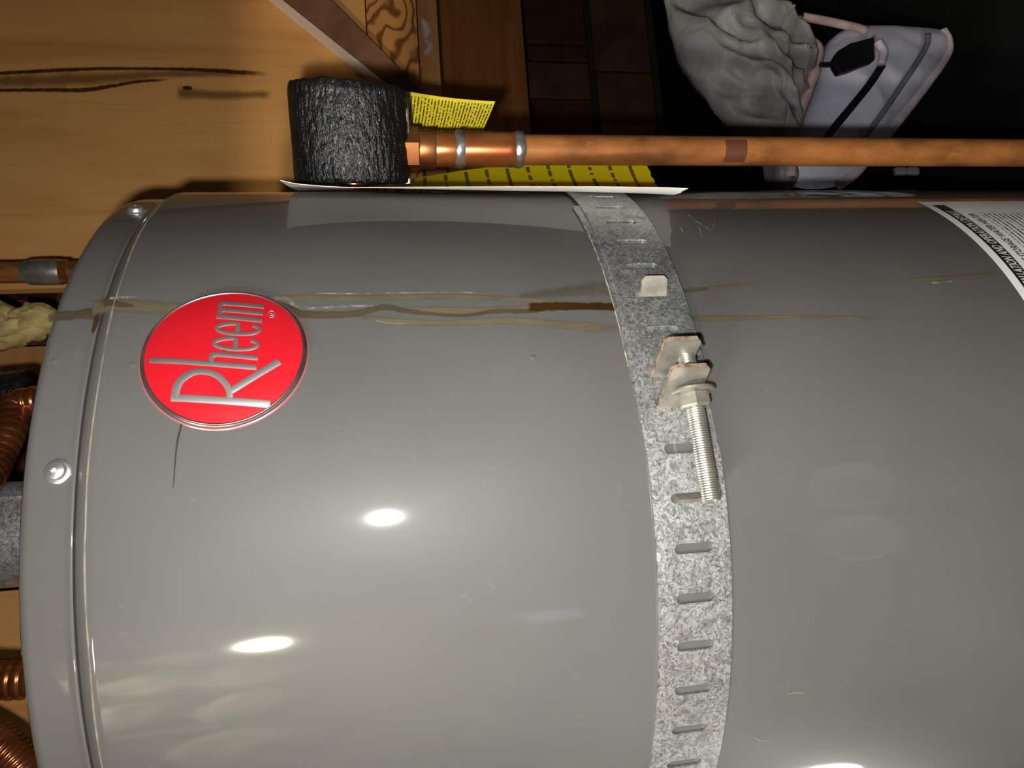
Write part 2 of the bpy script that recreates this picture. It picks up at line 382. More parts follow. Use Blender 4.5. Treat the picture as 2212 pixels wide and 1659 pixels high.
def stain(pts, mat, r=R + .00025, name='water_stain'): return ribbon(name, pts, mat, J, r)
stain([(196, 664, 20), (250, 660, 17), (330, 664, 17), (400, 668, 15)], D_tan, R + .0002)
stain([(236, 644, 3), (262, 642, 3), (300, 640, 3)], D_white, R + .0004, 'mineral_crust')
stain([(222, 655, 9), (238, 652, 10), (256, 657, 7), (290, 660, 3)], D_olive, R + .0003)
stain([(560, 645, 10), (640, 644, 8), (800, 643, 8), (980, 641, 7), (1120, 646, 7), (1200, 655, 8), (1250, 660, 10)], D_tan, R + .0002)
stain([(1120, 640, 9), (1200, 632, 14), (1280, 624, 18), (1340, 620, 20)], decal('faint_stain', srgb(132, 122, 102), .45, (260, 60), .7), R + .0002)
stain([(770, 682, 6), (850, 694, 8), (950, 698, 7), (1080, 692, 9), (1200, 700, 10), (1300, 708, 11), (1345, 712, 11)], D_tan, R + .0002)
stain([(880, 668, 8), (1000, 672, 10), (1120, 668, 9), (1180, 662, 9)], D_tan, R + .00022)
stain([(590, 650, 9), (625, 668, 11), (660, 679, 9), (760, 678, 8), (830, 664, 7), (880, 672, 6), (960, 680, 4), (1010, 681, 4), (1070, 672, 5), (1140, 672, 6), (1190, 666, 7)], D_olive, R + .0003)
stain([(1140, 662, 10), (1180, 662, 10), (1250, 661, 9), (1310, 662, 9), (1350, 663, 9)], D_brown, R + .00035)
stain([(585, 643, 8), (620, 648, 7), (650, 664, 4), (700, 664, 3), (780, 660, 3), (830, 662, 2)], D_white, R + .0004, 'mineral_crust')
stain([(680, 633, 1.6), (760, 634, 1.8), (900, 632, 1.6), (1000, 631, 1.8), (1080, 636, 1.4)], D_white, R + .0004, 'mineral_crust')
stain([(800, 688, 1.6), (835, 697, 1.8), (880, 699, 1.5)], D_white, R + .0004, 'mineral_crust')
stain([(1470, 628, 6), (1510, 625, 6), (1560, 620, 5), (1640, 612, 3)], D_tan)
stain([(1470, 628, 5), (1500, 626, 5), (1530, 623, 3)], D_olive)
stain([(1490, 688, 9), (1540, 688, 8), (1600, 687, 6), (1720, 684, 4), (1900, 688, 3)], D_tan)
stain([(1960, 606, 3), (2030, 600, 4), (2090, 598, 5), (2150, 590, 4)], D_tan)
stain([(2010, 610, 2.5), (2035, 611, 2.5), (2060, 606, 2)], D_white, R + .0004, 'mineral_crust')
stain([(390, 898, 3), (392, 915, 2.4), (384, 950, 2.2), (379, 990, 1.8), (374, 1060, 1.2)], D_dark, R + .0003, 'paint_crack')
for pts in ([(1485, 462, 2), (1505, 478, 2.2), (1525, 490, 2), (1535, 499, 1.5)], [(1463, 484, 1.4), (1472, 494, 1.4), (1476, 503, 1.2)], [(1510, 484, 1), (1513, 500, 1), (1518, 515, 1)], [(1536, 498, 1.6), (1542, 486, 1.6), (1546, 480, 1.2)], [(1410, 482, 1), (1422, 488, 1), (1432, 497, 1)], [(890, 985, 1), (898, 992, 1.6), (906, 1004, 1)], [(1700, 1500, .8), (1720, 1496, .8), (1740, 1498, .8)], [(1625, 1590, 1), (1650, 1600, .8), (1690, 1585, .8)]):
    stain(pts, D_white, R + .0004, 'scratch')
ribbon('water_stain', [(102, 688, 11), (140, 682, 11), (180, 678, 12), (204, 676, 17)], D_olive, J, LR + .0003)
ribbon('rust_run', [(222, 648, 5), (214, 668, 7), (208, 690, 7), (200, 722, 3)], D_rust, J, R - .0022)
# ------------------------------------------------------------------ round red badge with lettering
BPH, BZ, BR = 18.85, .0858, .0402
def badge_pt(u, v, h):          # u to the right, v up, metres on the surface; h above the jacket
    return cp(BPH + math.degrees(u/R), R + h, BZ + v)
def dome(u, v):
    q = min(math.hypot(u, v)/BR, 1.0); return .0016 + .0024*(1 - q**3)
badge = empty('badge', cp(BPH, R, BZ)); badge.parent = wh; badge.matrix_parent_inverse = wh.matrix_world.inverted(); badge['label'] = 'round red badge with silver lettering'
t = NT('red_badge_enamel'); t.set(color=dim(srgb(232, 30, 44), .54), rough=.38, coat=1.0, coat_rough=.10, spec=.4); t.bump(t.noise(t.coords(), 30, 2), .05, .001); M['red'] = t.m
t = NT('silver_foil'); t.set(color=t.ramp(t.noise(t.coords(), 60, 3), [(.3, (.62, .58, .57, 1)), (.7, (.72, .68, .67, 1))]), rough=.40, metal=.93); M['foil'] = t.m
t = NT('clear_pink_rim'); t.set(color=srgb(190, 120, 122), rough=.22, metal=.55, coat=.6, coat_rough=.1); M['rim'] = t.m
t = NT('dull_badge_rim'); t.set(color=t.ramp(t.noise(t.coords(), 90, 3), [(.3, (.20, .15, .15, 1)), (.7, (.30, .24, .24, 1))]), rough=.38, metal=.9, coat=.5, coat_rough=.2); M['badge_rim'] = t.m
def disc(name, r0, r1, hfun, mat, parent, nr=14, na=96):
    V, F = [], []
    for i in range(nr + 1):
        rr = r0 + (r1 - r0)*i/nr
        for k in range(na):
            a = 2*math.pi*k/na; u, v = rr*math.cos(a), rr*math.sin(a); V.append(badge_pt(u, v, hfun(u, v)))
    for i in range(nr):
        for k in range(na): F.append((i*na + k, i*na + (k + 1) % na, (i + 1)*na + (k + 1) % na, (i + 1)*na + k))
    return mesh_obj(name, V, F, mat, parent, True)
disc('badge_face', .0004, BR*.945, dome, M['red'], badge)
def rimh(u, v):
    q = math.hypot(u, v)/BR; k = max(0, min(1, (q - .94)/.06)); return .0022*math.sqrt(max(0, 1 - k*k)) + .0006*math.sin(min(k*2, 1)*math.pi)
disc('badge_rim', BR*.938, BR, rimh, M['badge_rim'], badge, 10)
V, F = [], []
for k in range(96):
    a = 2*math.pi*k/96
    for rr, h in ((BR*.985, .0008), (BR*1.005, .0007), (BR*1.02, .0001)): V.append(badge_pt(rr*math.cos(a), rr*math.sin(a), h))
for k in range(96):
    k2 = (k + 1) % 96
    for j in range(2): F.append((k*3 + j, k2*3 + j, k2*3 + j + 1, k*3 + j + 1))
mesh_obj('badge_lip', V, F, M['rim'], badge, True)
def px2b(cx, cy):               # coordinates in the enlarged view of the badge -> badge plane
    ph, z = on_cyl(260 + cx/4.739, 600 + cy/4.739, R + .0032); return math.radians(ph - BPH)*R, z - BZ
def stroke(name, pts, w, n=8, parent=badge, h=.0002, smooth_path=True):
    P = [Vector((x, y, (w[i] if hasattr(w, '__len__') else w))) for i, (x, y) in enumerate(pts)]
    if smooth_path and len(P) > 2: P = spline(P, n)
    else:
        Q = []
        for i in range(len(P) - 1):
            for k in range(12): Q.append(P[i].lerp(P[i+1], k/12))
        P = Q + [P[-1]]
    V, F = [], []
    for i, p in enumerate(P):
        t = P[min(i + 1, len(P) - 1)] - P[max(i - 1, 0)]; L = math.hypot(t.x, t.y); nx, ny = -t.y/L, t.x/L
        for s, hh in ((-.5, -.0004), (-.5, h), (-.3, h + .00012), (.3, h + .00012), (.5, h), (.5, -.0004)):
            u, v = px2b(p.x + nx*p.z*s, p.y + ny*p.z*s); V.append(badge_pt(u, v, dome(u, v) + hh))
    for i in range(len(P) - 1):
        for j in range(5): F.append((i*6 + j, i*6 + j + 1, (i + 1)*6 + j + 1, (i + 1)*6 + j))
    return V, F
def letter(name, strokes):
    V, F = [], []
    for args in strokes:
        v, f = stroke(name, *args[:2], **(args[2] if len(args) > 2 else {})); b = len(V); V += v; F += [tuple(i + b for i in q) for q in f]
    return mesh_obj(name, V, F, M['foil'], badge, True, sharp=40)
letter('letter_r', [([(516, 1222), (1530, 1288)], 74, {'smooth_path': False}),
    ([(560, 1220), (578, 1120), (640, 1035), (740, 978), (850, 965), (980, 998), (1075, 1080), (1118, 1160), (1122, 1230)], [86, 84, 74, 64, 60, 62, 66, 66, 64]),
    ([(1105, 1178), (1632, 856)], 66, {'smooth_path': False})])
letter('letter_h', [([(296, 836), (1400, 924)], 52, {'smooth_path': False}),
    ([(965, 893), (938, 850), (945, 806), (990, 790), (1080, 798), (1412, 828)], [30, 46, 54, 50, 46, 46])])
def e_letter(cx, cy, a, b, sk):
    out = []
    for k in range(33):         # open between the bar and the lower jaw, on the letter's right (top of the picture)
        th = math.radians(-94 - 312*k/32); x = cx + a*math.cos(th); y = cy + b*math.sin(th) + sk*(x - cx); out.append((x, y))
    return out
letter('letter_e', [(e_letter(1187, 684, 222, 56, .03), 38, {'n': 3}), ([(1186, 622), (1184, 746)], 44, {'smooth_path': False})])
letter('letter_e', [(e_letter(1209, 528, 220, 54, .03), 38, {'n': 3}), ([(1209, 468), (1207, 590)], 44, {'smooth_path': False})])
letter('letter_m', [([(988, 398), (1456, 440)], 44, {'smooth_path': False}),
    ([(1050, 402), (1022, 376), (1024, 340), (1060, 330), (1130, 336), (1464, 364)], [24, 36, 46, 44, 40, 40]),
    ([(1050, 338), (1030, 310), (1030, 272), (1066, 256), (1130, 262), (1472, 290)], [24, 36, 46, 44, 40, 40])])
letter('registered_mark', [([(1550 + 36*math.cos(a*math.pi/8), 368 + 36*math.sin(a*math.pi/8)) for a in range(17)], 7, {'n': 3}), ([(1534, 380), (1568, 382)], 6, {'smooth_path': False}), ([(1536, 378), (1540, 360), (1552, 362), (1550, 378)], 6), ([(1550, 374), (1568, 360)], 6, {'smooth_path': False})])
# ------------------------------------------------------------------ instruction label low on the jacket
M['label_white'] = simple('label_white', srgb(236, 236, 232), .45, 0, .03, 30)
M['ink'] = simple('black_ink', (.012, .012, .012, 1), .5, 0, .1, 30)
def patch(name, p0, p1, z0, z1, r, mat, parent, n=48, uv=False):
    V, F, UV = [], [], []
    for k in range(n + 1):
        ph = p0 + (p1 - p0)*k/n
        for zz in (z0, z1): V.append(cp(ph, r, zz)); UV.append((math.radians(ph)*R*100, zz*100))
    for k in range(n): F.append((2*k, 2*k + 2, 2*k + 3, 2*k + 1))
    return mesh_obj(name, V, F, mat, parent, True, uvs=UV)
LB = patch('instruction_label', -6, 50.4, -.72, -.3835, R + .0003, M['label_white'], wh); LB['label'] = 'white instruction label with black heading bar'
patch('heading_bar', -2, 48.4, -.3995, -.3895, R + .0005, M['ink'], LB)
def wrap_text(name, body, z, h, phi_end, mat, parent, width_deg=None, shear=.25, r=R + .0007):
    c = bpy.data.curves.new('tmp', 'FONT'); c.body = body; c.size = 1.0; c.shear = shear; c.resolution_u = 2; c.offset = .018
    o = bpy.data.objects.new('tmp', c); COL.objects.link(o); dg = bpy.context.evaluated_depsgraph_get()
    me = bpy.data.meshes.new_from_object(o.evaluated_get(dg)); bpy.data.objects.remove(o)
    bm = bmesh.new(); bm.from_mesh(me)
    xs = [v.co.x for v in bm.verts]; ys = [v.co.y for v in bm.verts]; x0, x1 = min(xs), max(xs); y0, y1 = 0.0, .72
    wm = (x1 - x0)*h/.72 if width_deg is None else math.radians(width_deg)*R
    V = [cp(phi_end - math.degrees((x1 - v.co.x)/(x1 - x0)*wm/R), r, z + (v.co.y)/.72*h) for v in bm.verts]
    bm.verts.index_update(); F = [tuple(v.index for v in f.verts) for f in bm.faces]; bm.free(); bpy.data.meshes.remove(me)
    return mesh_obj(name, V, F, mat, parent)
M['paper_ink'] = simple('white_print', srgb(214, 214, 210), .5, 0, .02, 30)
wrap_text('heading_text', 'INSTALLATION AND OPERATION DETAILS', -.3980, .0068, 45.6, M['paper_ink'], LB, 21.6)
wrap_text('subheading_text', 'AUTOMATIC STORAGE WATER HEATER', -.4100, .0056, 44.3, M['ink'], LB, 19.4)
t = NT('fine_print'); uv = t.node('ShaderNodeUVMap'); sp = t.node('ShaderNodeSeparateXYZ'); t.link(uv.outputs[0], sp.inputs[0])
def print_mask(t, sp, rows, words, duty=.45):
    r_ = t.math('MULTIPLY', sp.outputs[1], rows); fr = t.math('FRACT', r_); line = t.math('LESS_THAN', fr, duty); cell = t.math('FLOOR', r_)
    cv = t.node('ShaderNodeCombineXYZ'); t.link(t.math('MULTIPLY', sp.outputs[0], words), cv.inputs[0]); t.link(t.math('MULTIPLY', cell, 7.31), cv.inputs[1])
    nz = t.node('ShaderNodeTexNoise'); nz.inputs['Scale'].default_value = 1.0; nz.inputs['Detail'].default_value = 3; t.link(cv.outputs[0], nz.inputs['Vector'])
    w = t.math('GREATER_THAN', nz.outputs['Fac'], .44); return t.math('MULTIPLY', line, w)
mk = print_mask(t, sp, 2.6, 9.0, .42)
t.set(color=t.mix(mk, srgb(236, 236, 232), srgb(96, 96, 94)), rough=.5); M['fine'] = t.m
patch('fine_print', 20, 44.5, -.520, -.4145, R + .0005, M['fine'], LB)
# ------------------------------------------------------------------ slotted steel strap with its tensioning bolt
strap = empty('seismic_strap', cp(14, R, -.144), 'slotted galvanised steel strap bolted round the grey heater', 'strap')
ZB0, ZB1 = -.1641, -.1243       # lower and upper edge
def band(name, p_start, p_end, slots, pitch, r0, mat, parent, dzf=lambda ph: 0.0, thick=.0011, skip=()):
    V, F = [], []
    HW, SL, SWD = (ZB1 - ZB0)/2, .0101, .0026; zm = (ZB0 + ZB1)/2
    def add(ph, dz):
        V.append(cp(ph, r0 + lift(ph), zm + dz + dzf(ph))); return len(V) - 1
    lift = lambda ph: 0.0
    def ring(hw_deg):           # slot outline in (deg, m): stadium, long axis along z
        rr = math.degrees(SWD/R); pts = []
        for k in range(9):
            a = math.pi*k/8; pts.append((rr*math.cos(a), (SL - SWD) + SWD*math.sin(a)))
        for k in range(9):
            a = math.pi + math.pi*k/8; pts.append((rr*math.cos(a), -(SL - SWD) + SWD*math.sin(a)))
        return pts
    edges = []
    cuts = sorted(slots)
    segs = []; cur = p_start
    for s in cuts:
        segs.append((cur, s - pitch*.35, False, None)); segs.append((s - pitch*.35, s + pitch*.35, True, s)); cur = s + pitch*.35
    segs.append((cur, p_end, False, None))
    for a, b, hole, s in segs:
        if not hole:
            n = max(1, int((b - a)/1.2))
            zs = [-HW, -HW*.4, HW*.4, HW]
            for k in range(n):
                p0, p1 = a + (b - a)*k/n, a + (b - a)*(k + 1)/n
                for j in range(3):
                    i = [add(p0, zs[j]), add(p1, zs[j]), add(p1, zs[j+1]), add(p0, zs[j+1])]; F.append(tuple(i))
        else:
            ins = ring(None); n = len(ins); hw = pitch*.35
            top = [(1, .4), (1, 1), (.6, 1), (.25, 1), (0, 1), (-.25, 1), (-.6, 1), (-1, 1), (-1, .4)]
            outp = [(x*hw, z*HW) for x, z in top] + [(-x*hw, -z*HW) for x, z in top]
            i0 = [add(s + dx, dz) for dx, dz in ins]; i1 = [add(s + dx, dz) for dx, dz in outp]
            for k in range(n):
                k2 = (k + 1) % n; F.append((i0[k], i1[k], i1[k2], i0[k2]))
    me = mesh_obj(name, V, F, mat, parent, False)
    bm = bmesh.new(); bm.from_mesh(me.data); bmesh.ops.remove_doubles(bm, verts=bm.verts, dist=1e-6); bmesh.ops.recalc_face_normals(bm, faces=bm.faces)
    f0 = max(bm.faces, key=lambda f: f.calc_area()); c = f0.calc_center_median()
    if f0.normal.dot(Vector((c.x, c.y, 0))) < 0: bmesh.ops.reverse_faces(bm, faces=bm.faces)
    bm.to_mesh(me.data); bm.free()
    so = me.modifiers.new('solid', 'SOLIDIFY'); so.thickness = thick; so.offset = 1.0; me.data.polygons.foreach_set('use_smooth', [True]*len(me.data.polygons)); es = me.modifiers.new('split', 'EDGE_SPLIT'); es.split_angle = math.radians(30)
    return me
dzA = lambda ph: 0 if ph < 3 else (.0026*(ph - 3)/11 if ph < 14 else .0026 + .0018*(ph - 14)/34)
slotsA = [-1.2 - 5.72*k for k in range(-1, 31)]
band('strap_tail', -178, 48.5, slotsA + [10.2], 5.6, R + .0004, M['galv'], strap, dzA)
slotsB = [19.72 + 5.42*k for k in range(0, 28)]
band('strap_band', 14.1, 178, slotsB, 5.4, R + .0017, M['galv'], strap)
# ragged dry sealant along the covered strap end
sv = []
for k in range(60):
    ph = 15 + 33*k/59; sv.append(cp(ph, R + .0012, ZB1 + dzA(ph) + .0002 + .0003*noise.noise((k*.7, 0, 0))))
M['sealant'] = simple('dry_sealant', srgb(136, 130, 114), .8, 0, .3, 260, .5)
tube('sealant_line', sv, [.00025 + .0010*max(0, noise.noise((k*.55, 2, 0))) for k in range(60)], M['sealant'], strap, 8)
def plate(name, p_base, p_tip, r_tip, zlo, zhi, th=.0024, r_base=R + .001, taper=.0, parent=strap, hw_tip=None, edge='steel_edge'):
    b0, b1 = cp(p_base, r_base, zlo), cp(p_base, r_base, zhi); t0, t1 = cp(p_tip, r_tip, zlo + (hw_tip or 0)), cp(p_tip, r_tip, zhi - (hw_tip or 0))
    n = (b1 - b0).cross(t0 - b0).normalized()*(th/2)
    if n.x < 0: n = -n
    # chamfered outer corners
    c = .0022; t0a = t0 + (b0 - t0).normalized()*c; t1a = t1 + (b1 - t1).normalized()*c; t0b = t0 + (t1 - t0).normalized()*c; t1b = t1 + (t0 - t1).normalized()*c
    poly = [b0, t0a, t0b, t1b, t1a, b1]; k = len(poly)
    V = [p - n for p in poly] + [p + n for p in poly]
    F = [tuple(range(k)), tuple(reversed(range(k, 2*k)))] + [(i, i + k, (i + 1) % k + k, (i + 1) % k) for i in range(k)]
    return mesh_obj(name, V, F, None, parent, mats=[M['nut'], M[edge]], midx=[0, 0] + [1]*k)
plate('bracket_tab', 13.7, 15.3, R + .0290, -.1530, -.1335)
plate('bracket_tab', 9.7, 12.2, R + .0290, -.1545, -.1340)
plate('lock_tab', 25.4, 27.0, R + .0105, -.1535, -.1385, .0022)
plate('bracket_foot', -1.5, -1.1, R + .0024, -.1530, -.1350, .004, edge='nut')
B0, B1 = cp(16.1, R + .0165, -.1487), cp(-1.75, R + .0150, -.1500); ba = (B1 - B0); BL = ba.length; ba.normalize()
bolt = empty('bolt', B0); bolt.parent = strap; bolt.matrix_parent_inverse = strap.matrix_world.inverted(); bolt['label'] = 'zinc carriage bolt with domed head'
lathe('bolt_head', [(.0001, -.0052), (.0035, -.0048), (.0068, -.0034), (.0090, -.0012), (.0094, .0), (.0088, .0006), (.0046, .0008)], M['zinc'], bolt, 32, B0 + ba*.0035, ba)
pr = []; zz = .003; br = .0047
while zz < BL - .0015:
    pr += [(br - .00055, zz), (br, zz + .0004), (br, zz + .0007), (br - .00055, zz + .00115)]; zz += .00125
pr += [(br - .0008, BL - .0006), (br - .0016, BL), (.0001, BL)]
lathe('threaded_shank', pr, M['zinc'], bolt, 28, B0, ba, sharp=80)
def along(ph):                  # distance along the bolt at angle ph
    best = min(range(400), key=lambda k: abs(math.degrees(math.atan2((B0 + ba*BL*k/400).x, -(B0 + ba*BL*k/400).y)) - ph)); return BL*best/400
nz0 = along(10.75)
lathe('washer', [(.0048, 0), (.0105, 0), (.0112, .0006), (.0112, .0016), (.0104, .0022), (.0048, .0022)], M['nut'], strap, 36, B0 + ba*nz0, ba)
lathe('nut', [(.0046, .0022), (.0076, .0022), (.0083, .0030), (.0083, .0090), (.0074, .0100), (.0056, .0102), (.0046, .0096)], M['nut'], strap, 6, B0 + ba*nz0, ba, sharp=20)
# ------------------------------------------------------------------ relief valve, foam sleeve, discharge pipe
VPH, VZ = 64.5, .0265
vax = Vector((math.sin(math.radians(VPH)), -math.cos(math.radians(VPH)), 0)); V0 = cp(VPH, R, VZ)
PX, PY = cp(VPH, R + .030, 0).x, cp(VPH, R + .030, 0).y
valve = empty('relief_valve', V0, 'bronze relief valve mostly hidden in a black foam sleeve', 'valve')
lathe('valve_body', [(.010, .0034), (.012, .0036), (.012, .012), (.017, .014), (.017, .020), (.022, .022), (.024, .028), (.024, .046), (.018, .056), (.010, .062), (.0005, .063)], M['bronze'], valve, 32, V0, vax)
Zp = lambda px: z_on_line(PX, PY, px)
lathe('outlet', [(.010, 0), (.0125, .002), (.0125, VZ - Zp(880)), (.009, VZ - Zp(884))], M['bronze'], valve, 32, Vector((PX, PY, ZC + VZ)), Vector((0, 0, -1)))
for rr0, rr1 in ((.038, .058), (.0045, .0105)):
    a, b = V0 + vax*rr0, V0 + vax*rr1; side = Vector((0, 0, 1)).cross(vax)
    c = (a + b)/2; c.z = ZC + Zp(877); c -= side*.004
    rot = Matrix((vax, side, Vector((0, 0, 1)))).transposed()
    o = box('valve_lug', c, (rr1 - rr0, .010, .0055), M['solder'], valve, rot, .0015)
# foam
sl = []
NA, NL = 220, 90; fo_r, fi_r = .0408, .029; V, F = [], []
fu = Vector((0, 0, 1)); fv = vax.cross(fu)
for i in range(NL + 1):
    h = .0062 + (.0715 - .0062)*i/NL
    for k in range(NA):
        a = 2*math.pi*k/NA
        n1 = noise.fractal(Vector((math.cos(a)*16, math.sin(a)*16, h*45)), 1.0, 2.0, 4)
        n2 = noise.noise(Vector((math.cos(a)*34, math.sin(a)*34, h*170)))
        rg = 1 - abs(noise.noise(Vector((math.cos(a)*11, math.sin(a)*11, h*28 + 5))))*2
        amp = .5 + .5*max(0, math.cos(a - 3.6))
        rr = fo_r + amp*(.0008*n1 + .00045*n2 - .0009*max(0, rg - .6)) + .0004*math.sin(2*a + 1)
        edge = max(0, (i/NL - .9)/.1); rr -= .0012*edge*edge; e2 = max(0, (.06 - i/NL)/.06); rr -= .001*e2*e2
        hh = h + (i/NL)*.0016*noise.noise(Vector((math.cos(a)*5, math.sin(a)*5, 9))) + (.0015*math.cos(a) if i == NL else .0015*math.cos(a)*i/NL)
        V.append(V0 + vax*hh + (fu*math.cos(a) + fv*math.sin(a))*rr)
for i in range(NL):
    for k in range(NA): F.append((i*NA + k, i*NA + (k + 1) % NA, (i + 1)*NA + (k + 1) % NA, (i + 1)*NA + k))
b = len(V)
for hh, rr in ((.0715, fi_r), (.0062, fi_r)):
    for k in range(NA):
        a = 2*math.pi*k/NA; V.append(V0 + vax*(hh + .0012*noise.noise(Vector((math.cos(a)*8, math.sin(a)*8, hh*100)))) + (fu*math.cos(a) + fv*math.sin(a))*rr)
for k in range(NA):
    k2 = (k + 1) % NA
    F += [(NL*NA + k, NL*NA + k2, b + k2, b + k), (b + k, b + k2, b + NA + k2, b + NA + k), (b + NA + k, b + NA + k2, k2, k)]
fs = mesh_obj('foam_sleeve', V, F, M['black_foam'], None, True)
tag(fs, 'wrinkled black foam insulation sleeve wrapped round the relief valve', 'insulation')
# discharge pipe
dp = empty('discharge_pipe', (PX, PY, .02), 'copper discharge pipe with soldered joints running down beside the heater', 'pipe')
def seg(name, prof, mat, n=40, sharp=40):
    zs = [(r, ZC + Zp(px)) for r, px in prof]; return lathe(name, zs, mat, dp, n, Vector((PX, PY, 0)), sharp=sharp, a0=33.0 if n == 6 else 0.0)
seg('hex_nut', [(.009, 871), (.0150, 871), (.0158, 875), (.0158, 903), (.0150, 906), (.0125, 906)], M['bronze'], 6, 20)
seg('adapter_collar', [(.0120, 904), (.0136, 905), (.0137, 909), (.0137, 936), (.0131, 940), (.0122, 941)], M['bronze'])
seg('adapter_sleeve', [(.0124, 940), (.0127, 946), (.0127, 978), (.0124, 986)], M['copper_new'])
def solder_ring(px0, px1, seed):
    V, F = [], []; n = 48; prof = [(0, .0122), (.18, .0131), (.5, .0136), (.82, .0131), (1, .0120)]
    for i, (q, r) in enumerate(prof):
        for k in range(n):
            a = 2*math.pi*k/n; w = noise.noise((math.cos(a)*1.6 + seed, math.sin(a)*1.6, i*.3)); px = px0 + (px1 - px0)*q + 5*w
            rr = r + .0005*noise.noise((math.cos(a)*4, math.sin(a)*4, i + seed)); V.append(Vector((PX + rr*math.cos(a), PY + rr*math.sin(a), ZC + Zp(px))))
    for i in range(len(prof) - 1):
        for k in range(n): F.append((i*n + k, (i + 1)*n + k, (i + 1)*n + (k + 1) % n, i*n + (k + 1) % n))
    return mesh_obj('solder_joint', V, F, M['solder'], dp, True)
solder_ring(981, 1004, 1.0)
seg('coupling', [(.0124, 1000), (.0127, 1006), (.0127, 1096), (.0129, 1108), (.0122, 1114)], M['copper_new'])
solder_ring(1108, 1130, 5.0)
lathe('pipe', [(.0111, .02), (.0111, ZC + Zp(2300)), (.0111, ZC + Zp(1800)), (.0111, ZC + Zp(1400)), (.0111, ZC + Zp(1118))], M['copper'], dp, 48, Vector((PX, PY, 0)))
V, F = [], []
t = NT('bare_pipe_mark'); t.set(color=srgb(98, 58, 40), rough=.5, metal=.3); M['mark'] = t.m
for k in range(13):
    a_ = math.radians(-117 - 48 + 96*k/12)
    for px in (1600, 1578, 1554): V.append(Vector((PX + .01118*math.cos(a_), PY + .01118*math.sin(a_), ZC + Zp(px + 4*noise.noise((k*.7, px, 0))))))
for k in range(12):
    for j in range(2): F.append((k*3 + j, k*3 + 3 + j, k*3 + 4 + j, k*3 + 1 + j))
mesh_obj('pipe_mark', V, F, M['mark'], dp, True)
# ------------------------------------------------------------------ yellow papers
def print_paper(name, rows, words, base=srgb(226, 204, 22), ink=srgb(70, 64, 10), duty=.4, margin=.07):
    t = NT(name); uv = t.node('ShaderNodeUVMap'); sp = t.node('ShaderNodeSeparateXYZ'); t.link(uv.outputs[0], sp.inputs[0])
    mk = print_mask(t, sp, rows, words, duty); u = sp.outputs[0]
    inside = t.math('MULTIPLY', t.math('GREATER_THAN', u, margin), t.math('LESS_THAN', u, 1 - margin)); t.set(color=t.mix(t.math('MULTIPLY', mk, inside), base, ink), rough=.55, spec=.3); return t.m
M['yellow_print'] = print_paper('yellow_printed_card', 30, 26)
M['yellow_sheet'] = print_paper('yellow_sheet_print', 17, 13, srgb(236, 212, 16), srgb(110, 98, 18), .17, .04)
M['paper_back'] = simple('white_paper_back', srgb(222, 218, 210), .6, 0, .03, 30)
def sheet(name, grid, front, back, uvgrid, parent=None, th=.0003):
    nu, nv = len(grid), len(grid[0]); V, F, UV, mi = [], [], [], []
    nrm = lambda i, j: (grid[min(i+1, nu-1)][j] - grid[max(i-1, 0)][j]).cross(grid[i][min(j+1, nv-1)] - grid[i][max(j-1, 0)]).normalized()
    for side in (1, -1):
        for i in range(nu):
            for j in range(nv): V.append(grid[i][j] + nrm(i, j)*th/2*side); UV.append(uvgrid(i/(nu-1), j/(nv-1)))
    o = nu*nv
    for i in range(nu - 1):
        for j in range(nv - 1):
            a = i*nv + j; F.append((a, a + nv, a + nv + 1, a + 1)); mi.append(0); F.append((o + a, o + a + 1, o + a + nv + 1, o + a + nv)); mi.append(1)
    loop = [i*nv for i in range(nu)] + [(nu-1)*nv + j for j in range(1, nv)] + [i*nv + nv - 1 for i in range(nu-2, -1, -1)] + [j for j in range(nv-2, 0, -1)]
    for k in range(len(loop)):
        a, b2 = loop[k], loop[(k + 1) % len(loop)]; F.append((a, o + a, o + b2, b2)); mi.append(1)
    return mesh_obj(name, V, F, None, parent, True, mats=[front, back], midx=mi, uvs=UV, sharp=40)
def lerp_tab(tab, x):
    for (a, va), (b, vb) in zip(tab, tab[1:]):
        if x <= b: 
            k = max(0, (x - a)/(b - a)); return va + (vb - va)*k
    return tab[-1][1]
near_y = [(605, 389), (640, 397), (700, 402), (760, 405), (900, 404), (1100, 403), (1300, 403), (1440, 405), (1486, 407)]
far_y = [(600, 413), (760, 409), (860, 394), (889, 386), (1000, 368), (1114, 354), (1250, 348), (1400, 350)]
grid = []
NS = 60
for i in range(NS + 1):
    s = i/NS; pn = 605 + (1486 - 605)*s; pf = 650 + (1398 - 650)*s
    jag = 2.2*math.sin(0) 
    N = at_t(pn, lerp_tab(near_y, pn), .480); Fp = at_t(pf, lerp_tab(far_y, pf), .612)
    md = (N + Fp)/2; ang = math.degrees(math.atan2(md.x, -md.y)); tgt = cp(ang, max(R + .0018, min(math.hypot(md.x, md.y), R + .0030)), 0); Mv = Vector((tgt.x*2 - md.x, tgt.y*2 - md.y, md.z))
    rowp = []
    for j in range(17):
        t_ = j/16; P = N*(1-t_)**2 + Mv*(2*t_*(1-t_)) + Fp*t_**2; r_ = math.hypot(P.x, P.y)
        if r_ < R + .0012: P.x *= (R + .0012)/r_; P.y *= (R + .0012)/r_
        rowp.append(P)
    if i == NS:
        for j in range(17): rowp[j] = rowp[j] + Vector((0, 0, .0012 if j % 2 else 0))
    grid.append(rowp)
sh = sheet('instruction_sheet', grid, M['yellow_sheet'], M['paper_back'], lambda a, b_: (b_, a), None)
tag(sh, 'long yellow printed sheet with white back lying edge-on along the heater', 'paper sheet')
tg = []
c00, c01, c11, c10 = at_depth(850, 192, .575), at_depth(1070, 219, .60), at_depth(1036, 296, .60), at_depth(842, 300, .575)
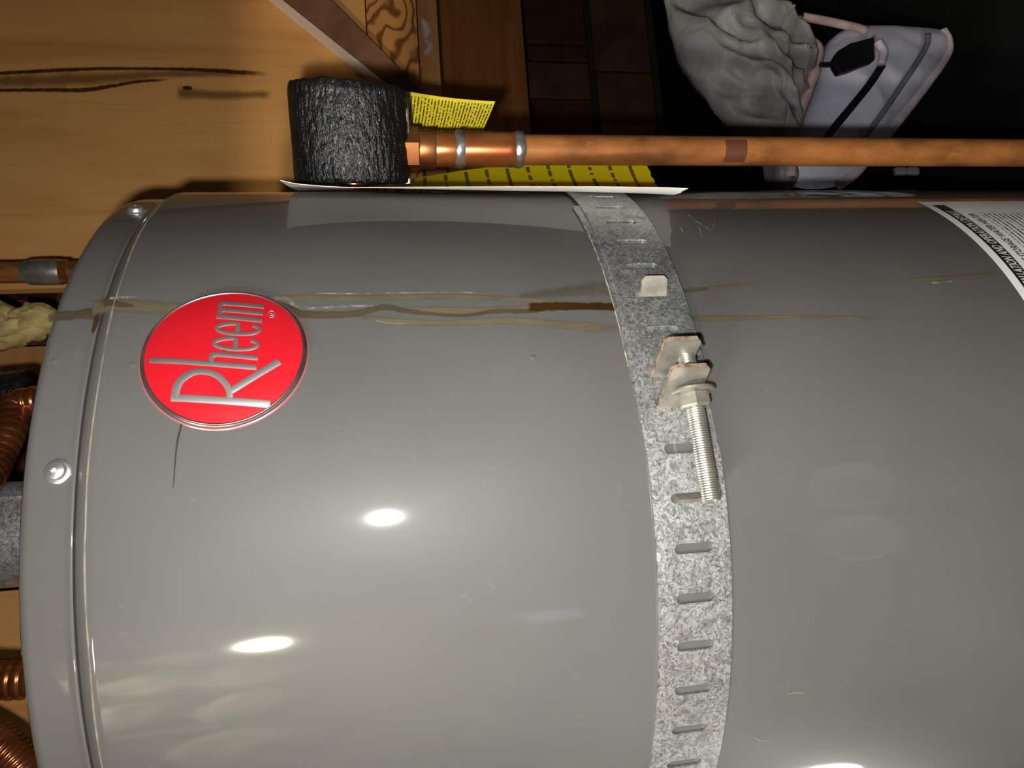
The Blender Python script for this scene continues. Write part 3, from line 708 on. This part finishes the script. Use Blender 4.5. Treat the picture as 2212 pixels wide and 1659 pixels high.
for i in range(13):
    rowp = []
    for j in range(9):
        a, b_ = i/12, j/8; P = (c00*(1-a) + c01*a)*(1-b_) + (c10*(1-a) + c11*a)*b_
        P += AX*(.004*math.sin(a*math.pi) + .002*math.sin(b_*math.pi)); rowp.append(P)
    tg.append(rowp)
tagp = sheet('warning_tag', tg, M['yellow_print'], M['yellow_print'], lambda a, b_: (1 - b_, a), None)
tag(tagp, 'small yellow tag of dense print hanging from the relief valve', 'tag')
# ------------------------------------------------------------------ plumbing above the lid
fp = empty('flue_pipe', (0.001, 0, ZC + .17), 'galvanised flue pipe rising from the centre of the heater lid', 'flue pipe')
lathe('flue_tube', [(.0405, ZC + .165), (.0405, ZC + .23), (.0400, ZC + .235), (.0400, ZC + .9)], M['flue'], fp, 64, Vector((0.001, 0, 0)))
lathe('flue_collar', [(.041, ZC + .1705), (.046, ZC + .1705), (.046, ZC + .174), (.042, ZC + .178), (.0405, ZC + .190)], M['flue'], fp, 64, Vector((0.001, 0, 0)))
o = box('lock_seam', (.030, -.0285, ZC + .55), (.008, .0016, .7), M['flue'], fp, Matrix.Rotation(math.radians(46), 3, 'Z'), .0006)
def flex(name, pts, r, label, pitch=.0072, n=40):
    t_ = empty(name, pts[0], label, 'connector', 'corrugated copper water connectors')
    P = spline(pts, 60); D = [0.0]
    for a, b_ in zip(P, P[1:]): D.append(D[-1] + (b_ - a).length)
    total = D[-1]; N = int(total/pitch*10); Q, rr = [], []; j = 0
    for k in range(N + 1):
        d = total*k/N
        while j < len(D) - 2 and D[j + 1] < d: j += 1
        f = (d - D[j])/max(D[j+1] - D[j], 1e-9); Q.append(P[j].lerp(P[j+1], f)); rr.append(r*(1 - .10*(1 - abs(math.sin(math.pi*d/pitch)))**1.5))
    tube('corrugated_tube', Q, rr, M['copper_flex'], t_, 28)
    base = Vector(pts[0]); lathe('union_nut', [(.010, -.004), (.0175, -.004), (.0185, -.001), (.0185, .016), (.016, .020), (.012, .021)], M['bronze'], t_, 6, base, Vector((0, 0, 1)), sharp=20)
    lathe('nipple', [(.0105, -.035), (.0105, .0)], M['solder'], t_, 24, base, Vector((0, 0, 1)))
    return t_
zt = ZC + .205
def Y0(px, py, Y=0.0): return at_y(px, py, Y)
flex('flex_connector', [(-.105, .0, zt), (-.106, .0, ZC + .26), Y0(22, 1467), Y0(-60, 1463), Y0(-160, 1450)], .0150, 'corrugated copper flex connector rising straight beside the flue pipe')
flex('flex_connector', [(.104, .0, zt), (.104, .0, ZC + .245), Y0(44, 872), Y0(22, 930, -.015), Y0(-20, 1015, -.04), Y0(-90, 1120, -.09)], .0120, 'corrugated copper flex connector bending over below the black foam')
fx = tube('gas_connector', [(0, 0, 0), (0, 0, 1)], .01, M['copper_flex']); bpy.data.objects.remove(fx)
gp = [Y0(150, 1800, .06), Y0(85, 1712, .06), Y0(38, 1650, .06), Y0(-25, 1600, .06), Y0(-120, 1560, .06), Y0(-300, 1540, .08)]
g = empty('flex_hose', gp[0], 'finely ribbed copper hose curving up from the left rim of the lid', 'hose')
P = spline(gp, 60); Dn = [0.0]
for a, b_ in zip(P, P[1:]): Dn.append(Dn[-1] + (b_ - a).length)
tube('ribbed_tube', P, [.0180*(1 - .07*(1 - abs(math.sin(math.pi*d/.0040)))**1.5) for d in Dn], M['copper_flex'], g, 28)
lathe('hose_clip', [(.0185, -.006), (.020, -.006), (.020, .006), (.0185, .006)], M['zinc'], g, 28, P[-20], (P[-19] - P[-21]))
# black foam sleeve behind the bending connector, soldered copper riser, lump of spray foam
bs = [Y0(70, 868, .055), Y0(30, 872, .055), Y0(-60, 880, .055), Y0(-200, 890, .055)]
P = spline(bs, 12); o = tube('pipe_insulation', P, [.028 + .0008*noise.noise((k*.9, 0, 0)) for k in range(len(P))], M['black_foam'], None, 36)
tag(o, 'black foam pipe insulation behind the bending copper connector', 'insulation')
rp = at_depth(70, 588, .756)
ri = empty('copper_riser', (rp.x, rp.y, ZC + .2), 'soldered copper riser pipe against the dark brick gap', 'pipe')
zf = z_on_line(rp.x, rp.y, 75)
lathe('riser_tube', [(.0111, ZC + .15), (.0111, 2.45)], M['copper'], ri, 32, Vector((rp.x, rp.y, 0)))
lathe('riser_coupling', [(.0113, ZC + zf - .035), (.0130, ZC + zf - .034), (.0132, ZC + zf), (.0118, ZC + zf + .004)], M['copper_new'], ri, 32, Vector((rp.x, rp.y, 0)))
lathe('riser_solder', [(.0114, ZC + zf - .030), (.0137, ZC + zf - .026), (.0140, ZC + zf - .010), (.0134, ZC + zf + .004), (.0112, ZC + zf + .010)], M['nut'], ri, 32, Vector((rp.x, rp.y, 0)))
def blob(name, pts, mat, sub=4, seed=0, amp=.25, parent=None):
    bm = bmesh.new()
    for (c, rad) in pts:
        r_ = bmesh.ops.create_icosphere(bm, subdivisions=sub, radius=1.0)
        for v in r_['verts']:
            n = v.co.copy(); k = 1 + amp*noise.fractal(n*1.7 + Vector((seed, c.x*9, 0)), 1.0, 2.0, 4); v.co = c + Vector((n.x*rad[0], n.y*rad[1], n.z*rad[2]))*k
    me = bpy.data.meshes.new(name); bm.to_mesh(me); bm.free(); me.materials.append(mat); me.polygons.foreach_set('use_smooth', [True]*len(me.polygons))
    o = bpy.data.objects.new(name, me); COL.objects.link(o); return o
o = blob('spray_foam', [(Y0(78, 690, .2), (.018, .02, .022)), (Y0(40, 708, .2), (.015, .02, .03)), (Y0(-10, 716, .2), (.018, .02, .035)), (Y0(-70, 700, .2), (.03, .03, .05))], M['yellow_foam'], 4, 3, .30)
tag(o, 'lumpy yellow spray foam sticking out behind the lid', 'foam')
# ------------------------------------------------------------------ background things low on the right
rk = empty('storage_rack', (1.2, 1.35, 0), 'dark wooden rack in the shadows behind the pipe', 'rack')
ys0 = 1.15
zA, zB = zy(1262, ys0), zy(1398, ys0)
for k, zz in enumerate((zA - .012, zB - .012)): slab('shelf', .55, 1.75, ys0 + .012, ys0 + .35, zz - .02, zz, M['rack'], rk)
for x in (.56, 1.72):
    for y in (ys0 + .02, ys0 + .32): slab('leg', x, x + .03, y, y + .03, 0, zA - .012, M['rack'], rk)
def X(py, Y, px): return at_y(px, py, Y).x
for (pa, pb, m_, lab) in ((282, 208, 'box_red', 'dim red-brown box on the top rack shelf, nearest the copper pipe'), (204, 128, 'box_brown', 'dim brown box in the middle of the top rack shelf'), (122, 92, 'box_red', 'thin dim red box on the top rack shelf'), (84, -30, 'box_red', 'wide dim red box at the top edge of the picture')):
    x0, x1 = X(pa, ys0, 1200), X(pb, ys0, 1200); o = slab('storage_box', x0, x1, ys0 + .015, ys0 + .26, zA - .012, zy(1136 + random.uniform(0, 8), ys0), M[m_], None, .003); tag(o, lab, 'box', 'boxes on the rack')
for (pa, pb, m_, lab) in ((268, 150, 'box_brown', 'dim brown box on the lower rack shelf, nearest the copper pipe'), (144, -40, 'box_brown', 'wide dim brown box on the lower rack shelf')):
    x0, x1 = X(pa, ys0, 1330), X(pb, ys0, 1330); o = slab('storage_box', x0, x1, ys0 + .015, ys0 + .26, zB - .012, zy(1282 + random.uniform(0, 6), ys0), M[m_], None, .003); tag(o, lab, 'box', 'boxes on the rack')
# black tote the bag rests on
yt = .16
tz = at_y(1900, 330, .20).z
tz = ZC - .955
tote = empty('storage_tote', (.62, .36, 0), 'black plastic storage tote under the white bag', 'tote')
slab('tote_body', .33, 1.0, yt, .62, 0.0, tz - .03, M['tote'], tote, .012)
slab('tote_lid', .32, 1.01, yt - .01, .63, tz - .03, tz, M['tote'], tote, .008)
for px in (1945, 1972):
    c = at_y(px, 370, yt - .012); o = box('tote_latch', c, (.010, .006, .016), M['chrome'], tote, None, .002)
# crumpled white bag with buckle
bag = empty('plastic_bag', (.55, .30, tz), 'crumpled translucent white plastic bag with a black strap and buckle', 'bag')
t = NT('milky_plastic'); v = t.coords(); n = t.noise(v, 9, 4, .6, .8)
t.set(color=t.ramp(n, [(.3, srgb(106, 104, 102)), (.7, srgb(154, 153, 154))]), rough=.5, spec=.35); t.bump(t.noise(v, 16, 4, .5, 1.6), .5, .01); M['bagp'] = t.m
t = NT('lavender_vinyl'); t.set(color=t.ramp(t.noise(t.coords(), 12, 3), [(.3, srgb(206, 206, 226)), (.7, srgb(232, 232, 248))]), rough=.3); t.bump(t.noise(t.coords(), 20, 2, .5, .5), .3, .006); M['vinyl'] = t.m
M['pink'] = simple('faded_pink_hem', srgb(190, 164, 158), .6, 0, .18, 30, .3)
M['vinyl_edge'] = simple('pale_piping', srgb(214, 200, 208), .35, 0, .1, 40)
M['clear_edge'] = simple('clear_vinyl_fold', srgb(120, 122, 128), .3, 0, .2, 20)
def pillow(name, outline, Y, thick, mat, parent, n=26, amp=.012, sc=14, seed=0, slope=0.0):
    # closed cushion: outline (pixels) at distance Y, front and back bulging apart, with folds
    P = [at_y(x, y, Y) for x, y in outline]; c = sum(P, Vector())/len(P)
    P = spline(P + [P[0]], 8)[:-1]; m_ = len(P); V, F = [], []
    for side in (-1, 1):
        for i in range(n + 1):
            k = i/n
            for p in P:
                q = c.lerp(p, k); bul = math.sqrt(max(0, 1 - k**2.2))
                ca, cb = (q.x + q.z)*sc*.45, (q.x - q.z)*sc*1.15
                f1 = 1.0 - abs(noise.noise(Vector((ca + seed, cb, seed))))*1.5 + .5*(.5 - abs(noise.noise(Vector((ca*2.2, cb*2.0 + seed, 3.0)))))
                d = side*bul*thick + bul*amp*(f1 - 1.0)*(-1 if side < 0 else 1); V.append(q + Vector((0, d + slope*(q.x - c.x), 0)))
    L = (n + 1)*m_
    for s_ in (0, L):
        for i in range(n):
            for k in range(m_):
                f = (s_ + i*m_ + k, s_ + i*m_ + (k+1) % m_, s_ + (i+1)*m_ + (k+1) % m_, s_ + (i+1)*m_ + k); F.append(f if s_ else f[::-1])
    o = mesh_obj(name, V, F, mat, parent, True)
    bm = bmesh.new(); bm.from_mesh(o.data); bmesh.ops.remove_doubles(bm, verts=bm.verts, dist=1e-5); bmesh.ops.recalc_face_normals(bm, faces=bm.faces); bm.to_mesh(o.data); bm.free(); o.data.polygons.foreach_set('use_smooth', [True]*len(o.data.polygons)); return o
YB = .30
pillow('crumpled_film', [(1425, -30), (1470, 120), (1530, 215), (1600, 290), (1655, 345), (1670, 395), (1700, 410), (1716, 398), (1714, 330), (1734, 240), (1762, 150), (1738, 62), (1700, 10), (1690, -40), (1560, -60)], YB, .055, M['bagp'], bag, 44, .060, 12, 2)
pillow('vinyl_pouch', [(1690, 395), (1700, 330), (1755, 200), (1775, 110), (1830, 62), (1940, 60), (2030, 70), (2048, 98), (2030, 140), (1960, 232), (1900, 305), (1850, 368), (1810, 400), (1750, 408)], YB + .035, .045, M['vinyl'], bag, 24, .006, 10, 5)
def strip(name, pts, r, mat, Y, flat=None, n=10):
    P = spline([at_y(x, y, Y) for x, y in pts], n); return tube(name, P, r, mat, bag, 10)
strip('piping', [(2035, 66), (2047, 92), (2038, 128), (1965, 228), (1905, 303), (1852, 368), (1812, 398)], .0085, M['vinyl_edge'], YB + .02)
strip('vinyl_fold', [(2005, 75), (1996, 110), (1930, 210), (1880, 280), (1830, 345)], .0045, M['clear_edge'], YB - .018)
strip('strap', [(1905, 142), (1880, 180), (1840, 230), (1800, 278), (1775, 310)], .0058, M['black_plastic'], YB - .022)
strip('hem', [(1722, 40), (1742, 80), (1768, 105), (1762, 150), (1748, 190), (1730, 240), (1716, 300), (1708, 380)], .0075, M['pink'], YB - .022)
strip('hem', [(1735, 36), (1790, 46), (1845, 58), (1870, 66)], .0065, M['pink'], YB - .006)
def buckle_pts(Y): return [at_y(x, y, Y) for x, y in ((1890, 78), (1892, 128), (1838, 150), (1815, 156), (1806, 140), (1800, 128), (1812, 108), (1838, 92))]
bp = buckle_pts(YB - .040); k = len(bp); V = bp + [p + Vector((0, .014, 0)) for p in bp]
bevel(mesh_obj('buckle', V, [tuple(range(k)), tuple(reversed(range(k, 2*k)))] + [(i, i + k, (i + 1) % k + k, (i + 1) % k) for i in range(k)], M['black_plastic'], bag), .003)
strip('buckle_tongue', [(1808, 136), (1790, 140), (1772, 140)], .0035, M['black_plastic'], YB - .034)
strip('buckle_loop', [(1896, 90), (1908, 110), (1904, 138)], .0065, M['vinyl_edge'], YB - .036)
# stains and splits in the plywood sheet
P_crack = decal('dark_wood_split', srgb(78, 44, 18), .85, (160, 30), .5, .6, 1.0)
P_dark = decal('dark_wood_stain', srgb(110, 66, 30), .5, (40, 10), .8, .6, 1.0)
sheetA = [o for o in bpy.data.objects if o.name == 'plywood_sheet'][0]
def psplit(pts, mat=P_crack, name='wood_split'):
    o = ribbon(name, pts, mat, wb, plane=YW - .0006); return o
psplit([(-40, 160, 5), (60, 155, 5), (180, 149, 5), (300, 148, 4), (420, 150, 5), (520, 156, 6), (580, 160, 7)])
psplit([(-40, 195, 4), (80, 194, 5), (180, 194, 6), (240, 186, 5), (300, 176, 4), (370, 171, 3)])
psplit([(395, 190, 5), (405, 190, 6), (415, 191, 5)], P_crack, 'knot')
psplit([(380, 200, 18), (470, 205, 14), (560, 204, 12), (590, 204, 10)], P_dark, 'wood_stain')
psplit([(-40, 176, 16), (150, 172, 20), (350, 160, 12), (560, 158, 10)], P_dark, 'wood_stain')
P_white = decal('plaster_smear', srgb(214, 200, 186), .7, (90, 30), .6, .9, 1.0)
for pts in ([(912, 40, 6), (922, 62, 11), (918, 84, 7)], [(918, 84, 5), (930, 100, 10), (916, 118, 6)]): ribbon('plaster_smear', pts, P_white, wb, plane=YW + .0993)
# ------------------------------------------------------------------ the rest of the room: what the enamel mirrors, plus an added fill light
LX, LY, LZ = -.912, -1.431, ZC + .345
lamp = empty('pendant_lamp', (LX, LY, 2.5), 'bare bulb hanging from the ceiling behind the photographer', 'lamp')
t = NT('lit_bulb_glass'); t.set(color=(1, .9, .7, 1), emit=(1.0, .88, .72, 1), emit_s=700.0); M['bulb'] = t.m
bl = Vector((LX, LY, LZ))
lathe('bulb', [(.0005, -.05), (.022, -.044), (.033, -.02), (.033, 0), (.024, .024), (.014, .04), (.013, .05)], M['bulb'], lamp, 32, bl)
lathe('socket', [(.0005, .085), (.016, .084), (.018, .05), (.014, .045)], M['black_plastic'], lamp, 24, bl)
tube('cord', [bl + Vector((0, 0, .08)), Vector((LX, LY, 2.5))], .004, M['black_plastic'], lamp, 8)
fx = empty('added_fill_light', (-1.15, -1.35, 2.5), 'added fill light panel on the ceiling, left behind the photographer', 'lamp')  # added fill source for the tank front, no such fixture is known
t = NT('fill_emitter'); t.set(color=(.8, .8, .8, 1), emit=(.97, 1.0, .93, 1), emit_s=84.0); M['fill_diffuser'] = t.m
slab('fill_housing', -1.31, -.99, -1.86, -.84, 2.455, 2.5, M['label_white'], fx, .006)
slab('fill_diffuser', -1.29, -1.01, -1.84, -.86, 2.440, 2.4545, M['fill_diffuser'], fx)
wk = empty('work_lamp', (-1.06, .075, 0), 'small work lamp standing low on the left of the heater', 'lamp')
t = NT('lit_lamp_lens'); t.set(color=(.8, .8, .8, 1), emit=(1.0, .97, .9, 1), emit_s=90.0); M['lens'] = t.m
wc = Vector((-1.04, .075, .585)); wd = Vector((.87, -.26, .40)).normalized()
lathe('lamp_head', [(.0005, -.06), (.03, -.058), (.055, -.01), (.060, .0), (.056, .002)], M['black_plastic'], wk, 32, wc, wd)
lathe('lamp_lens', [(.0005, .0035), (.05, .002), (.055, -.002)], M['lens'], wk, 32, wc, wd)
tube('lamp_pole', [wc - wd*.05, Vector((-1.09, .075, .50)), Vector((-1.09, .075, .01))], .009, M['black_plastic'], wk, 12)
lathe('lamp_base', [(.0005, .02), (.09, .018), (.10, .010), (.10, .0), (.0005, .0)], M['black_plastic'], wk, 32, Vector((-1.09, .075, 0)))
# open stud wall on the left with cream insulation batts
wl = bpy.data.objects['wall_left']
for k in range(7): slab('stud', -1.5, -1.41, -2.75 + .42*k, -2.71 + .42*k, 0, 2.5, M['wood_brown'], wl)
for k in range(6):
    o = blob('insulation_batt', [(Vector((-1.46, -2.52 + .42*k + random.uniform(-.03, .03), 1.72 + .30*j + random.uniform(-.06, .06))), (.075, random.uniform(.12, .19), random.uniform(.12, .20))) for j in range(3)], M['batt'], 4, k*3.1, .28); o.parent = wl; o.matrix_parent_inverse = wl.matrix_world.inverted()
t = NT('daylit_glass'); t.set(color=(.1, .12, .16, 1), rough=.1, emit=(.42, .62, 1.0, 1), emit_s=3.0); M['daylight'] = t.m
w1 = tag(slab('window_1', -1.405, -1.385, -2.24, -1.98, .66, .92, M['label_white']), 'small low window in the left wall', kind='structure')
slab('pane', -1.384, -1.380, -2.21, -2.01, .69, .89, M['daylight'], w1)
for (x, y, lab) in ((-.06, -1.32, 'added white bucket straight behind the photographer, put there for its reflection'), (-.40, -1.25, 'added white bucket nearer the stud wall, put there for its reflection')):  # pale props added so the jacket mirrors light streaks
    b_ = empty('bucket', (x, y, 0), lab, 'bucket', 'added white buckets')
    lathe('bucket_body', [(.0005, .002), (.115, .002), (.14, .34), (.146, .345), (.146, .36), (.136, .36), (.112, .012), (.0005, .01)], M['label_white'], b_, 40, Vector((x, y, 0)))
    tube('bucket_handle', [Vector((x + .145*math.cos(a_*math.pi/12), y - .02 - .05*math.sin(a_*math.pi/12), .33 - .13*math.sin(a_*math.pi/12))) for a_ in range(13)], .003, M['zinc'], b_, 8)
